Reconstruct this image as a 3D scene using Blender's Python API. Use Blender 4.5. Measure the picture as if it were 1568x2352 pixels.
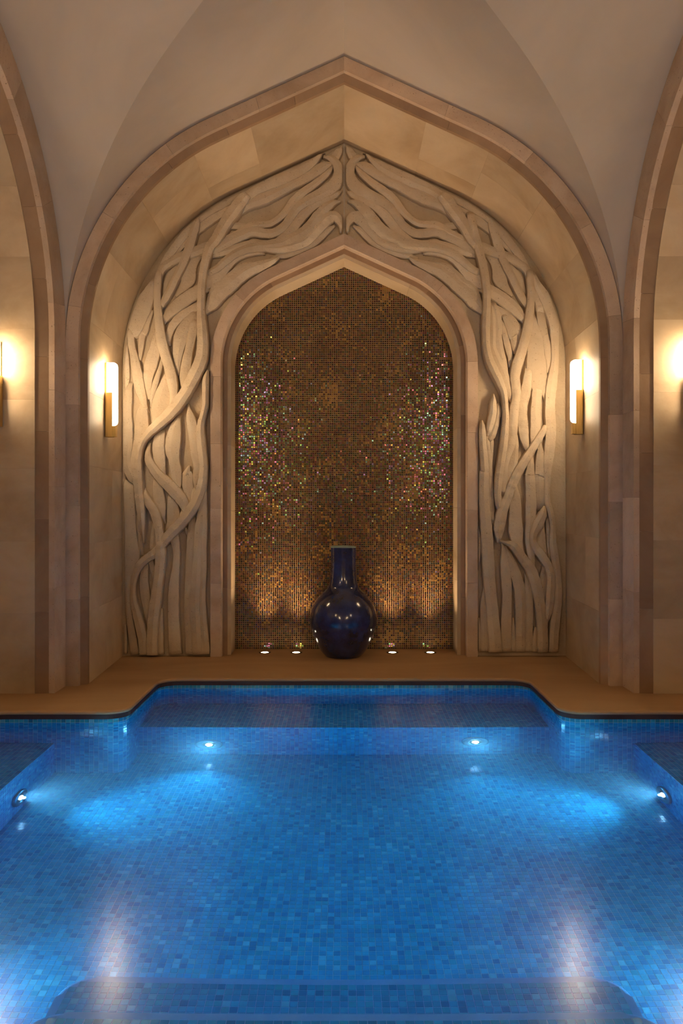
import bpy, bmesh, math, random
from mathutils import Vector, Matrix

random.seed(7)
SC = bpy.context.scene
COL = SC.collection
for o in list(bpy.data.objects):
    bpy.data.objects.remove(o, do_unlink=True)

# ------------------------------------------------------------------ camera
F, CX, CY, EYE = 1829.0, 790.0, 1165.0, 1.472       # focal length / principal point in photo pixels, eye height over the deck
cam = bpy.data.cameras.new('camera')
cam.sensor_fit = 'VERTICAL'; cam.sensor_height = 36.0; cam.sensor_width = 24.0
cam.lens = 36.0 * F / 2352.0
cam.shift_x = -(CX - 784.0) / 2352.0
cam.shift_y = -(1176.0 - CY) / 2352.0
cam.clip_start = 0.05; cam.clip_end = 100
cam_o = bpy.data.objects.new('camera', cam); COL.objects.link(cam_o)
cam_o.location = (0, 0, EYE); cam_o.rotation_euler = (math.radians(90), 0, 0)
SC.camera = cam_o

# ------------------------------------------------------------------ world + exposure
w = bpy.data.worlds.new('world'); SC.world = w; w.use_nodes = True
w.node_tree.nodes['Background'].inputs[0].default_value = (1.0, 0.74, 0.52, 1)
w.node_tree.nodes['Background'].inputs[1].default_value = 0.06
SC.view_settings.view_transform = 'Standard'
SC.view_settings.look = 'None'
SC.view_settings.gamma = 1.0
SC.view_settings.use_curve_mapping = False
SC.view_settings.exposure = 1.88
cy = SC.cycles
cy.use_light_tree = False
cy.max_bounces = 6; cy.diffuse_bounces = 3; cy.glossy_bounces = 3; cy.transmission_bounces = 6; cy.volume_bounces = 0; cy.transparent_max_bounces = 4
SCONCE_E, UP_W, POOL_W, FILL_W = 16.5, 26.0, 37.0, 34.0
WARM = (1.0, 0.70, 0.40)
POOLC = (0.26, 0.76, 1.0)

# ------------------------------------------------------------------ helpers
def link(o, parent=None):
    COL.objects.link(o)
    if parent: o.parent = parent
    return o
def mesh_obj(name, verts, faces, mat, parent=None, smooth=False, cols=None):
    me = bpy.data.meshes.new(name)
    me.from_pydata(verts, [], faces); me.update()
    if mat: me.materials.append(mat)
    if smooth:
        me.polygons.foreach_set('use_smooth', [True] * len(me.polygons))
    if cols is not None:
        a = me.attributes.new('tile_colour', 'FLOAT_COLOR', 'FACE')
        flat = []
        for c in cols: flat += [c[0], c[1], c[2], c[3]]
        a.data.foreach_set('color', flat)
    o = bpy.data.objects.new(name, me)
    return link(o, parent)
def bm_obj(name, bm, mat, parent=None, smooth=False):
    bmesh.ops.recalc_face_normals(bm, faces=bm.faces)
    me = bpy.data.meshes.new(name); bm.to_mesh(me); bm.free()
    me.materials.append(mat)
    if smooth: me.polygons.foreach_set('use_smooth', [True] * len(me.polygons))
    return link(bpy.data.objects.new(name, me), parent)
def empty(name, loc=(0, 0, 0), rz=0, parent=None):
    o = bpy.data.objects.new(name, None); o.empty_display_size = 0.2
    o.location = loc; o.rotation_euler = (0, 0, rz)
    return link(o, parent)
def tag(o, label=None, cat=None, group=None, kind=None):
    if label: o['label'] = label
    if cat: o['category'] = cat
    if group: o['group'] = group
    if kind: o['kind'] = kind
    return o
def copy_tree(o, parent=None):
    c = o.copy(); COL.objects.link(c); c.parent = parent
    for ch in [k for k in o.children]: copy_tree(ch, c)
    return c
def box_bm(bm, c, s, bevel=0.0, seg=2):
    r = bmesh.ops.create_cube(bm, size=1.0)
    vs = r['verts']
    for v in vs: v.co = Vector((c[0] + v.co.x * s[0], c[1] + v.co.y * s[1], c[2] + v.co.z * s[2]))
    if bevel > 0:
        es = list({e for v in vs for e in v.link_edges})
        bmesh.ops.bevel(bm, geom=es, offset=bevel, segments=seg, profile=0.5, affect='EDGES')
def lathe(name, prof, mat, parent=None, n=64, smooth=True, cap=True):
    vs, fs = [], []
    for (r, z) in prof:
        for k in range(n):
            a = 2 * math.pi * k / n
            vs.append((r * math.cos(a), r * math.sin(a), z))
    for i in range(len(prof) - 1):
        for k in range(n):
            k2 = (k + 1) % n
            fs.append((i * n + k, i * n + k2, (i + 1) * n + k2, (i + 1) * n + k))
    if cap:
        fs.append(tuple(range(n - 1, -1, -1)))
        fs.append(tuple((len(prof) - 1) * n + k for k in range(n)))
    return mesh_obj(name, vs, fs, mat, parent, smooth)

# ------------------------------------------------------------------ materials
def new_mat(name):
    m = bpy.data.materials.new(name); m.use_nodes = True
    nt = m.node_tree; b = nt.nodes['Principled BSDF']
    return m, nt, b
def N(nt, t, **kw):
    n = nt.nodes.new(t)
    for k, v in kw.items():
        if k.startswith('i_'): n.inputs[k[2:].replace('_', ' ')].default_value = v
        else: setattr(n, k, v)
    return n
def mix(nt, fac, a, b, mode='MIX'):
    n = nt.nodes.new('ShaderNodeMix'); n.data_type = 'RGBA'; n.blend_type = mode
    def put(i, v):
        if hasattr(v, 'links') or hasattr(v, 'is_linked'): nt.links.new(v, n.inputs[i])
        else: n.inputs[i].default_value = v if not isinstance(v, tuple) or len(v) == 4 else (*v, 1)
    put(0, fac); put(6, a); put(7, b)
    return n.outputs[2]
def ramp(nt, fac, stops):
    r = nt.nodes.new('ShaderNodeValToRGB')
    el = r.color_ramp.elements
    el[0].position, el[0].color = stops[0][0], (*stops[0][1], 1)
    el[1].position, el[1].color = stops[-1][0], (*stops[-1][1], 1)
    for p, c in stops[1:-1]:
        e = el.new(p); e.color = (*c, 1)
    nt.links.new(fac, r.inputs[0])
    return r.outputs[0]
def stone(name, ca, cb, cc, scale=1.6, vary=0.22, pits=0.0, rough=0.62, bump=0.12, aniso=(1, 1, 1), spec=0.3, hue=0.0, chisel=0.0):
    m, nt, b = new_mat(name)
    geo = N(nt, 'ShaderNodeNewGeometry'); oi = N(nt, 'ShaderNodeObjectInfo')
    off = N(nt, 'ShaderNodeVectorMath', operation='SCALE'); off.inputs[0].default_value = (13.1, 7.7, 29.3)
    nt.links.new(oi.outputs['Random'], off.inputs['Scale'])
    add = N(nt, 'ShaderNodeVectorMath', operation='ADD')
    nt.links.new(geo.outputs['Position'], add.inputs[0]); nt.links.new(off.outputs[0], add.inputs[1])
    mul = N(nt, 'ShaderNodeVectorMath', operation='MULTIPLY'); mul.inputs[1].default_value = aniso
    nt.links.new(add.outputs[0], mul.inputs[0])
    n1 = N(nt, 'ShaderNodeTexNoise'); n1.inputs['Scale'].default_value = scale; n1.inputs['Detail'].default_value = 5; n1.inputs['Roughness'].default_value = 0.62
    n1.inputs['Distortion'].default_value = 0.5
    nt.links.new(mul.outputs[0], n1.inputs['Vector'])
    c = ramp(nt, n1.outputs[0], [(0.30, ca), (0.52, cb), (0.72, cc)])
    # per-stone tone
    mr = N(nt, 'ShaderNodeMapRange'); mr.inputs[3].default_value = 1 - vary; mr.inputs[4].default_value = 1 + vary * 0.6
    nt.links.new(oi.outputs['Random'], mr.inputs[0])
    vm = N(nt, 'ShaderNodeVectorMath', operation='SCALE')
    nt.links.new(c, vm.inputs[0]); nt.links.new(mr.outputs[0], vm.inputs['Scale'])
    c = vm.outputs[0]
    n2 = N(nt, 'ShaderNodeTexNoise'); n2.inputs['Scale'].default_value = 38; n2.inputs['Detail'].default_value = 2
    nt.links.new(geo.outputs['Position'], n2.inputs['Vector'])
    h = n2.outputs[0]
    if chisel > 0:
        mpc = N(nt, 'ShaderNodeVectorMath', operation='MULTIPLY'); mpc.inputs[1].default_value = (5, 5, 22)
        nt.links.new(geo.outputs['Position'], mpc.inputs[0])
        n4 = N(nt, 'ShaderNodeTexNoise'); n4.inputs['Scale'].default_value = 1.0; n4.inputs['Detail'].default_value = 3; n4.inputs['Distortion'].default_value = 0.6
        nt.links.new(mpc.outputs[0], n4.inputs['Vector'])
        ma = N(nt, 'ShaderNodeMath', operation='MULTIPLY_ADD'); ma.inputs[1].default_value = chisel
        nt.links.new(n4.outputs[0], ma.inputs[0]); nt.links.new(h, ma.inputs[2]); h = ma.outputs[0]
    if pits > 0:
        n3 = N(nt, 'ShaderNodeTexNoise'); n3.inputs['Scale'].default_value = 75; n3.inputs['Detail'].default_value = 2
        mp = N(nt, 'ShaderNodeVectorMath', operation='MULTIPLY'); mp.inputs[1].default_value = (1, 1, 1.6)
        nt.links.new(add.outputs[0], mp.inputs[0]); nt.links.new(mp.outputs[0], n3.inputs['Vector'])
        pr = N(nt, 'ShaderNodeMapRange'); pr.inputs[1].default_value = 0.685; pr.inputs[2].default_value = 0.73
        nt.links.new(n3.outputs[0], pr.inputs[0])
        c = mix(nt, pr.outputs[0], c, (ca[0] * .35, ca[1] * .33, ca[2] * .3))
        sb = N(nt, 'ShaderNodeMath', operation='MULTIPLY_ADD'); sb.inputs[1].default_value = -1.5
        nt.links.new(pr.outputs[0], sb.inputs[0]); nt.links.new(h, sb.inputs[2]); h = sb.outputs[0]
    nt.links.new(c, b.inputs['Base Color'])
    bp = N(nt, 'ShaderNodeBump'); bp.inputs['Strength'].default_value = bump; bp.inputs['Distance'].default_value = 0.02
    nt.links.new(h, bp.inputs['Height']); nt.links.new(bp.outputs[0], b.inputs['Normal'])
    b.inputs['Roughness'].default_value = rough
    b.inputs['Specular IOR Level'].default_value = spec
    return m
M = {}
M['reveal'] = stone('honed limestone', (.40, .28, .165), (.50, .37, .235), (.57, .44, .295), 1.3, .15, 0, .55, .05, aniso=(1, 1, 1.6))
M['face'] = stone('pitted limestone', (.41, .28, .19), (.51, .365, .26), (.58, .43, .315), 2.4, .20, .5, .7, .10)
M['band'] = stone('brown limestone', (.25, .145, .08), (.31, .19, .108), (.37, .24, .145), 1.8, .18, 0, .6, .05)
M['carve'] = stone('carved limestone', (.46, .355, .245), (.54, .425, .30), (.60, .49, .355), 2.0, .08, .7, .75, .22, chisel=1.2)
M['ground'] = stone('carved ground limestone', (.42, .315, .21), (.49, .38, .26), (.54, .43, .30), 2.0, .02, .3, .8, .2)
M['mortar'] = stone('mortar', (.36, .25, .16), (.42, .30, .20), (.46, .34, .23), 3, 0, 0, .9, .05)
M['plaster'] = stone('vault plaster', (.41, .34, .275), (.45, .375, .305), (.48, .405, .335), .9, .03, 0, .8, .03)
M['deck'] = stone('deck stone', (.34, .20, .095), (.40, .245, .12), (.45, .29, .15), 1.1, .02, 0, .5, .02, aniso=(.5, 1.6, 1))

M['lip_strip'] = stone('dark lip strip', (.035, .02, .018), (.05, .028, .024), (.07, .04, .03), 3, 0, 0, .5, .03)
def simple(name, col, rough=.4, metal=0, spec=.5, coat=0):
    m, nt, b = new_mat(name)
    b.inputs['Base Color'].default_value = (*col, 1); b.inputs['Roughness'].default_value = rough
    b.inputs['Metallic'].default_value = metal; b.inputs['Specular IOR Level'].default_value = spec
    b.inputs['Coat Weight'].default_value = coat
    return m
def brushed(name, col, rough):
    m, nt, b = new_mat(name)
    geo = N(nt, 'ShaderNodeNewGeometry')
    mu = N(nt, 'ShaderNodeVectorMath', operation='MULTIPLY'); mu.inputs[1].default_value = (300, 300, 8)
    n1 = N(nt, 'ShaderNodeTexNoise'); n1.inputs['Scale'].default_value = 1.0
    nt.links.new(geo.outputs['Position'], mu.inputs[0]); nt.links.new(mu.outputs[0], n1.inputs['Vector'])
    c = ramp(nt, n1.outputs[0], [(.3, tuple(x * .85 for x in col)), (.7, tuple(min(1, x * 1.1) for x in col))])
    nt.links.new(c, b.inputs['Base Color'])
    b.inputs['Metallic'].default_value = 1; b.inputs['Roughness'].default_value = rough
    return m
M['brass'] = brushed('brushed brass', (.62, .44, .17), .38)
M['steel'] = brushed('brushed steel', (.45, .47, .5), .3)
M['bronze'] = brushed('dark bronze', (.22, .16, .10), .4)
def emit(name, col, e, noise=0):
    m, nt, b = new_mat(name)
    b.inputs['Base Color'].default_value = (.8, .8, .8, 1)
    b.inputs['Emission Color'].default_value = (*col, 1); b.inputs['Emission Strength'].default_value = e
    if noise:
        geo = N(nt, 'ShaderNodeNewGeometry'); n1 = N(nt, 'ShaderNodeTexNoise'); n1.inputs['Scale'].default_value = 6
        nt.links.new(geo.outputs['Position'], n1.inputs['Vector'])
        mr = N(nt, 'ShaderNodeMapRange'); mr.inputs[3].default_value = e * .9; mr.inputs[4].default_value = e * 1.1
        nt.links.new(n1.outputs[0], mr.inputs[0]); nt.links.new(mr.outputs[0], b.inputs['Emission Strength'])
    return m
M['glow'] = emit('opal glass lit', (1.0, .76, .48), SCONCE_E, 1)
M['uplens'] = emit('uplight lens lit', (1.0, .80, .52), 8.0)
M['poollens'] = emit('pool lens lit', (.62, .82, 1.0), 14.0)

def tile_mat(name, rough, metal_from_alpha=False, spec=.5, bump=0.0):
    m, nt, b = new_mat(name)
    at = N(nt, 'ShaderNodeAttribute', attribute_name='tile_colour')
    geo = N(nt, 'ShaderNodeNewGeometry')
    n1 = N(nt, 'ShaderNodeTexNoise'); n1.inputs['Scale'].default_value = 45
    nt.links.new(geo.outputs['Position'], n1.inputs['Vector'])
    mr = N(nt, 'ShaderNodeMapRange'); mr.inputs[3].default_value = .82; mr.inputs[4].default_value = 1.18
    nt.links.new(n1.outputs[0], mr.inputs[0])
    sc = N(nt, 'ShaderNodeVectorMath', operation='SCALE')
    nt.links.new(at.outputs['Color'], sc.inputs[0]); nt.links.new(mr.outputs[0], sc.inputs['Scale'])
    nt.links.new(sc.outputs[0], b.inputs['Base Color'])
    b.inputs['Roughness'].default_value = rough; b.inputs['Specular IOR Level'].default_value = spec
    if metal_from_alpha:
        hs = N(nt, 'ShaderNodeHueSaturation') ; hs.inputs['Color'].default_value = (1, .14, .10, 1)
        nt.links.new(at.outputs['Alpha'], hs.inputs['Hue'])
        tint = mix(nt, .32, hs.outputs[0], (1.0, .72, .4))
        nt.links.new(tint, b.inputs['Specular Tint']); b.inputs['Specular IOR Level'].default_value = 1.0
    return m
M['pooltile'] = tile_mat('pool glass tile', .18)
M['mosaic'] = tile_mat('iridescent glass mosaic', .14, True)
M['grout'] = stone('pool grout', (.36, .58, .58), (.42, .64, .63), (.46, .68, .66), 8, 0, 0, .8, .05)
M['nosing'] = stone('pale step nosing', (.20, .40, .62), (.25, .45, .66), (.30, .50, .70), 6, 0, 0, .3, .03)
M['mgrout'] = stone('mosaic grout', (.27, .165, .075), (.34, .215, .105), (.42, .27, .14), 3, 0, 0, .7, .05)

def vase_mat():
    m, nt, b = new_mat('blue black glaze')
    geo = N(nt, 'ShaderNodeNewGeometry')
    n1 = N(nt, 'ShaderNodeTexNoise'); n1.inputs['Scale'].default_value = 5; n1.inputs['Detail'].default_value = 8; n1.inputs['Roughness'].default_value = .7
    nt.links.new(geo.outputs['Position'], n1.inputs['Vector'])
    c = ramp(nt, n1.outputs[0], [(.3, (.005, .008, .026)), (.5, (.010, .020, .075)), (.7, (.02, .04, .14))])
    nt.links.new(c, b.inputs['Base Color'])
    b.inputs['Roughness'].default_value = .16; b.inputs['Coat Weight'].default_value = .6; b.inputs['Coat Roughness'].default_value = .05
    return m
M['vase'] = vase_mat()
M['rim'] = simple('bare celadon rim', (.20, .26, .22), .35)

def water_mat():
    m, nt, b = new_mat('pool water')
    nt.nodes.remove(b)
    out = nt.nodes['Material Output']
    g = N(nt, 'ShaderNodeBsdfRefraction'); g.inputs['IOR'].default_value = 1.33; g.inputs['Roughness'].default_value = 0.0
    gl = N(nt, 'ShaderNodeBsdfAnisotropic'); gl.inputs['Roughness'].default_value = .18
    fr = N(nt, 'ShaderNodeFresnel'); fr.inputs['IOR'].default_value = 1.33
    mx = N(nt, 'ShaderNodeMixShader')
    nt.links.new(fr.outputs[0], mx.inputs[0]); nt.links.new(g.outputs[0], mx.inputs[1]); nt.links.new(gl.outputs[0], mx.inputs[2])
    geo = N(nt, 'ShaderNodeNewGeometry')
    n1 = N(nt, 'ShaderNodeTexNoise'); n1.inputs['Scale'].default_value = 2.2; n1.inputs['Detail'].default_value = 1
    nt.links.new(geo.outputs['Position'], n1.inputs['Vector'])
    bp = N(nt, 'ShaderNodeBump'); bp.inputs['Strength'].default_value = .05; bp.inputs['Distance'].default_value = .02
    nt.links.new(n1.outputs[0], bp.inputs['Height']); nt.links.new(bp.outputs[0], g.inputs['Normal'])
    nt.links.new(mx.outputs[0], out.inputs['Surface'])
    va = N(nt, 'ShaderNodeVolumeAbsorption'); va.inputs['Color'].default_value = (.02, .70, 1.0, 1); va.inputs['Density'].default_value = .55
    vs = N(nt, 'ShaderNodeVolumeScatter'); vs.inputs['Color'].default_value = (.75, .88, 1, 1); vs.inputs['Density'].default_value = .065
    vs.inputs['Anisotropy'].default_value = .3
    ad = N(nt, 'ShaderNodeAddShader'); nt.links.new(va.outputs[0], ad.inputs[0]); nt.links.new(vs.outputs[0], ad.inputs[1])
    nt.links.new(ad.outputs[0], out.inputs['Volume'])
    return m
M['water'] = water_mat()

# ------------------------------------------------------------------ arch geometry
class Arch:
    """four-centred arch: jamb, arc, straight haunch to a point. offset d > 0 is outwards."""
    def __init__(s, a, r, zc, m):
        s.a, s.r, s.zc, s.m = a, r, zc, m
        s.c = a - r
        s.sq = math.sqrt(1 + m * m)
        s.th = math.pi / 2 + math.atan(m)
        s.len = [zc, r * (math.pi - s.th), 0]
        tx = -s.c + r * math.cos(s.th); s.len[2] = abs(tx) * s.sq
        s.total = sum(s.len)
    def pt(s, t, d=0.0):                       # left half: t 0..1 jamb, 1..2 arc, 2..3 haunch
        if t <= 1: return (-(s.a + d), t * s.zc)
        R = s.r + d
        if t <= 2:
            th = math.pi + (s.th - math.pi) * (t - 1)
            return (-s.c + R * math.cos(th), s.zc + R * math.sin(th))
        x0, z0 = -s.c + R * math.cos(s.th), s.zc + R * math.sin(s.th)
        za = s.zc + s.m * s.c + R * s.sq
        f = t - 2
        return (x0 * (1 - f), z0 + (za - z0) * f)
    def t_of(s, L):
        if L <= s.len[0]: return L / s.len[0]
        L -= s.len[0]
        if L <= s.len[1]: return 1 + L / s.len[1]
        return min(3.0, 2 + (L - s.len[1]) / s.len[2])
    def ts(s, t0, t1, dt=0.12):
        """sample parameters between t0 and t1, with piece boundaries kept"""
        out = [t0]
        for lo, hi, n in ((0, 1, 1), (1, 2, 24), (2, 3, 1)):
            for k in range(n + 1):
                t = lo + (hi - lo) * k / n
                if t0 + 1e-6 < t < t1 - 1e-6 and t - out[-1] > 1e-6: out.append(t)
        out.append(t1)
        return out
    def off(s, x, z):
        """signed offset of a point from the arch line (positive outside)"""
        x = -abs(x)
        if z <= s.zc: return -x - s.a
        th = math.atan2(z - s.zc, x + s.c) if (x + s.c) != 0 else math.pi / 2
        if th < 0: th += 2 * math.pi
        if th >= s.th: return math.hypot(x + s.c, z - s.zc) - s.r
        return ((z - s.zc) - s.m * (x + s.c)) / s.sq - s.r
    def nrm(s, x, z):
        sg = -1 if x < 0 else 1
        x = -abs(x)
        if z <= s.zc: return (sg * 1.0, 0.0)
        th = math.atan2(z - s.zc, x + s.c)
        if th < 0: th += 2 * math.pi
        th = max(th, s.th)
        return (-sg * math.cos(th), math.sin(th))

BIG = Arch(2.29, 2.03, 2.83, .458)             # outer edge of the archivolt on the room face
NICHE = Arch(1.128, .853, 2.893, .46)          # edge of the mosaic
YC, HALF = 4.26, 2.29                          # centre of the square vaulted bay, half its width
YF = YC + HALF

def prism_along(name, arch, t0, t1, sec, side, mat, parent, gap=.0008):
    """a stone: cross-section sec [(offset, depth)...] closed, swept from t0 to t1. side -1 left, +1 right"""
    ts = arch.ts(t0, t1)
    n = len(sec); vs = []; fs = []
    for i, t in enumerate(ts):
        for (d, y) in sec:
            x, z = arch.pt(t, d)
            vs.append((x * (-side), y, z))
    # small joint: pull the two ends in along the path
    def pull(i, j):
        for k in range(n):
            a = Vector(vs[i * n + k]); b = Vector(vs[j * n + k]); L = (b - a).length
            if L > 4 * gap: vs[i * n + k] = tuple(a + (b - a) * (gap / L))
    if t0 > 0: pull(0, 1)
    if t1 < 3 - 1e-6: pull(len(ts) - 1, len(ts) - 2)
    for i in range(len(ts) - 1):
        for k in range(n):
            k2 = (k + 1) % n
            fs.append((i * n + k, i * n + k2, (i + 1) * n + k2, (i + 1) * n + k))
    fs.append(tuple(range(n))); fs.append(tuple((len(ts) - 1) * n + k for k in reversed(range(n))))
    o = mesh_obj(name, vs, fs, mat, parent)
    bm = bmesh.new(); bm.from_mesh(o.data); bmesh.ops.recalc_face_normals(bm, faces=bm.faces); bm.to_mesh(o.data); bm.free()
    return o
def cuts(total, lens, jit, seed):
    rnd = random.Random(seed); out = [0.0]; i = 0
    while out[-1] < total - lens * .7:
        out.append(out[-1] + lens * (1 + rnd.uniform(-jit, jit)))
    out[-1] = total
    return out
def ring(arch, name, sec, side, mat, parent, step, seed, jit=.12):
    cs = cuts(arch.total, step, jit, seed)
    for a, b in zip(cs, cs[1:]):
        prism_along(name, arch, arch.t_of(a), arch.t_of(b), sec, side, mat, parent)
def sheet(name, arch, sec, mat, parent):
    """continuous backing sheet over both halves"""
    ts = arch.ts(0, 3); vs = []; fs = []; n = len(sec)
    pts = [(-1, t) for t in ts] + [(1, t) for t in reversed(ts[:-1])]
    for sd, t in pts:
        for (d, y) in sec:
            x, z = arch.pt(t, d); vs.append((x * (-sd), y, z))
    for i in range(len(pts) - 1):
        for k in range(n - 1):
            fs.append((i * n + k, (i + 1) * n + k, (i + 1) * n + k + 1, i * n + k + 1))
    return mesh_obj(name, vs, fs, mat, parent)

def build_arch(name, rz, strip_w, band, seed, stones=True, reveal_d=1.32, splay=.06):
    """local frame: origin at the bay centre, +y outwards through the arch; room face at y = HALF"""
    root = empty(name, (0, YC, 0), rz); root['kind'] = 'structure'
    y0 = HALF; d1 = -strip_w                      # inner edge of the face strip
    (bd, by, rd, ry) = band                       # band: to offset bd at depth by ; reveal starts at offset rd, depth ry
    strip = [(0, y0), (d1, y0), (d1, y0 + .06), (0, y0 + .06)]
    bandsec = [(d1 + .03, y0 + .045), (d1, y0 + .045), (bd, y0 + by), (bd, y0 + ry + .02), (d1 + .03, y0 + ry + .02)]
    ye = y0 + reveal_d
    def rev(f0, f1):
        ya, yb = y0 + ry + (reveal_d - ry) * f0, y0 + ry + (reveal_d - ry) * f1
        da, db = rd + splay * f0, rd + splay * f1
        g = .0007
        return [(da, ya + (g if f0 > 0 else 0)), (db, yb - (g if f1 < 1 else 0)), (db + .05, yb), (da + .05, ya)]
    sheet('mortar_backing', BIG, [(.02, y0 + .03), (d1 + .03, y0 + .05), (bd + .025, y0 + ry + .01), (rd + .003, y0 + ry + .02), (rd + splay + .003, ye)], M['mortar'], root)
    for sd in (-1, 1):
        ring(BIG, 'voussoir', strip, sd, M['face'], root, .78, seed + 1 + sd)
        ring(BIG, 'band_stone', bandsec, sd, M['band'], root, .66, seed + 11 + sd)
        cs = cuts(BIG.total, .60, .10, seed + 21 + sd)
        for i, (a, b) in enumerate(zip(cs, cs[1:])):
            parts = [(0, .38), (.38, 1)] if i % 2 else [(0, .66), (.66, 1)]
            if i % 3 == 0: parts = [(0, 1)]
            for f0, f1 in parts:
                prism_along('reveal_stone', BIG, BIG.t_of(a), BIG.t_of(b), rev(f0, f1), sd, M['reveal'], root)
    return root

wall_back = build_arch('wall_back', 0, .105, (-.16, .07, -.16, .09), 100)
tag(wall_back, 'pointed limestone arch with deep stone reveal around the mosaic niche', 'arch')
wall_left = build_arch('wall_left', math.pi / 2, .25, (-.262, .15, -.268, .15), 200, splay=.03)
tag(wall_left, 'pointed limestone arch cut off by the left edge of the picture', 'arch')
wall_right = build_arch('wall_right', -math.pi / 2, .25, (-.262, .15, -.268, .15), 300, splay=.03)
tag(wall_right, 'pointed limestone arch cut off by the right edge of the picture', 'arch')
wall_front = empty('wall_front', (0, YC, 0), math.pi)
tag(wall_front, 'stone arch on the viewer side of the pool', 'arch', kind='structure')
sheet('reveal_stone', BIG, [(.02, HALF), (-.105, HALF), (-.16, HALF + .07), (-.12, HALF + 6.2)], M['reveal'], wall_front)
mesh_obj('end_wall', [(-2.6, HALF + 6.2, -.02), (2.6, HALF + 6.2, -.02), (2.6, HALF + 6.2, 5.4), (-2.6, HALF + 6.2, 5.4)], [(0, 1, 2, 3)], M['reveal'], wall_front)
# closing walls of the side recesses
for wl in (wall_left, wall_right):
    mesh_obj('recess_wall', [(-2.4, HALF + 1.33, 0), (2.4, HALF + 1.33, 0), (2.4, HALF + 1.33, 5.4), (-2.4, HALF + 1.33, 5.4)], [(0, 1, 2, 3)], M['reveal'], wl)

# ------------------------------------------------------------------ vault
ceiling = empty('ceiling', (0, YC, 0)); ceiling['kind'] = 'structure'
tag(ceiling, 'smooth plaster groin vault rising above the stone arches', 'vault')
for k in range(4):
    vs, fs = [], []
    ts = BIG.ts(1.0, 2.0) + [2 + i / 14 for i in range(1, 15)]
    pts = [BIG.pt(t, .004) for t in ts]
    pts = pts + [(-x, z) for x, z in reversed(pts[:-1])]
    nseg = 8
    for (x, z) in pts:
        g = min(abs(x), HALF + .03)
        for j in range(nseg + 1):
            vs.append((x, g + (HALF + .03 - g) * j / nseg, z))
    for i in range(len(pts) - 1):
        for j in range(nseg):
            q = i * (nseg + 1) + j
            fs.append((q, q + nseg + 1, q + nseg + 2, q + 1))
    c = mesh_obj('vault_cell', vs, fs, M['plaster'], ceiling, smooth=False)
    c.rotation_euler = (0, 0, k * math.pi / 2)
    bm = bmesh.new(); bm.from_mesh(c.data)
    for f in bm.faces: f.smooth = True
    bmesh.ops.split_edges(bm, edges=[e for e in bm.edges if all(abs(v.co.x) < 1e-5 for v in e.verts)])
    bm.to_mesh(c.data); bm.free()

# ------------------------------------------------------------------ niche surround, back of the niche
YG = 7.90                                       # ground plane of the carving
surround = empty('trim_1', (0, 7.9, 0)); tag(surround, 'stepped limestone moulding framing the mosaic niche', 'moulding', kind='structure')
yo = 7.9
for sd in (-1, 1):
    ring(NICHE, 'soffit_stone', [(0, 8.262 - yo), (0, 7.945 - yo), (.035, 7.938 - yo), (.04, 8.262 - yo)], sd, M['reveal'], surround, .74, 400 + sd)
    ring(NICHE, 'band_stone', [(.034, 7.95 - yo), (.034, 7.925 - yo), (.085, 7.92 - yo), (.085, 7.95 - yo)], sd, M['band'], surround, .62, 410 + sd)
    ring(NICHE, 'face_stone', [(.078, 7.95 - yo), (.078, 7.85 - yo), (.088, 7.838 - yo), (.188, 7.838 - yo), (.188, 7.95 - yo)], sd, M['face'], surround, .70, 420 + sd)

def mosaic_panel():
    root = empty('mosaic_panel', (0, 8.25, 0))
    tag(root, 'bronze and gold glass mosaic filling the pointed niche behind the vase', 'mosaic')
    p = .0219; s = .0150
    gv = [(-1.2, .004, -.01), (1.2, .004, -.01), (1.2, .004, 4.1), (-1.2, .004, 4.1)]
    mesh_obj('grout_bed', gv, [(0, 1, 2, 3)], M['mgrout'], root)
    rnd = random.Random(5)
    vs, fs, cols = [], [], []
    nx = int(1.15 / p) + 1
    from mathutils import noise
    for i in range(-nx, nx):
        for j in range(0, 186):
            cx, cz = (i + .5) * p, (j + .5) * p + .003
            if NICHE.off(cx, cz) > .012: continue
            tx, tz = rnd.gauss(0, .028), rnd.gauss(0, .04)
            k = len(vs); hs = s / 2 * rnd.uniform(.93, 1.04)
            for (a, b_) in ((-1, -1), (1, -1), (1, 1), (-1, 1)):
                vs.append((cx + a * hs, -.0015 + (a * tx + b_ * tz) * hs, cz + b_ * hs))
            for (a, b_) in ((-1, -1), (1, -1), (1, 1), (-1, 1)):
                vs.append((cx + a * hs, .004, cz + b_ * hs))
            fs.append((k, k + 1, k + 2, k + 3))
            for e in range(4):
                e2 = (e + 1) % 4; fs.append((k + e, k + 4 + e, k + 4 + e2, k + e2))
            q = rnd.random()
            cl = noise.noise((cx * 3.5, cz * 3.5, 2.0)) + rnd.gauss(0, .35)
            if q < .30: c = (.035, .014, .006)
            elif q < .56: c = (.010, .006, .006)
            elif q < .70: c = (.075, .028, .008)
            elif q < .78: c = (.07, .012, .009)
            elif q < .86: c = (.010, .022, .024)
            elif q < .90: c = (.010, .012, .05)
            else: c = (.12, .055, .012)
            if cl > .62: c = (.26, .13, .025)
            f = rnd.uniform(.75, 1.3); c = tuple(x * f for x in c); mt = rnd.random()
            cols += [(c[0], c[1], c[2], mt)] * 5
    o = mesh_obj('glass_tiles', vs, fs, M['mosaic'], root, cols=cols); o['kind'] = 'stuff'
    return root
mosaic_panel()

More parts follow.
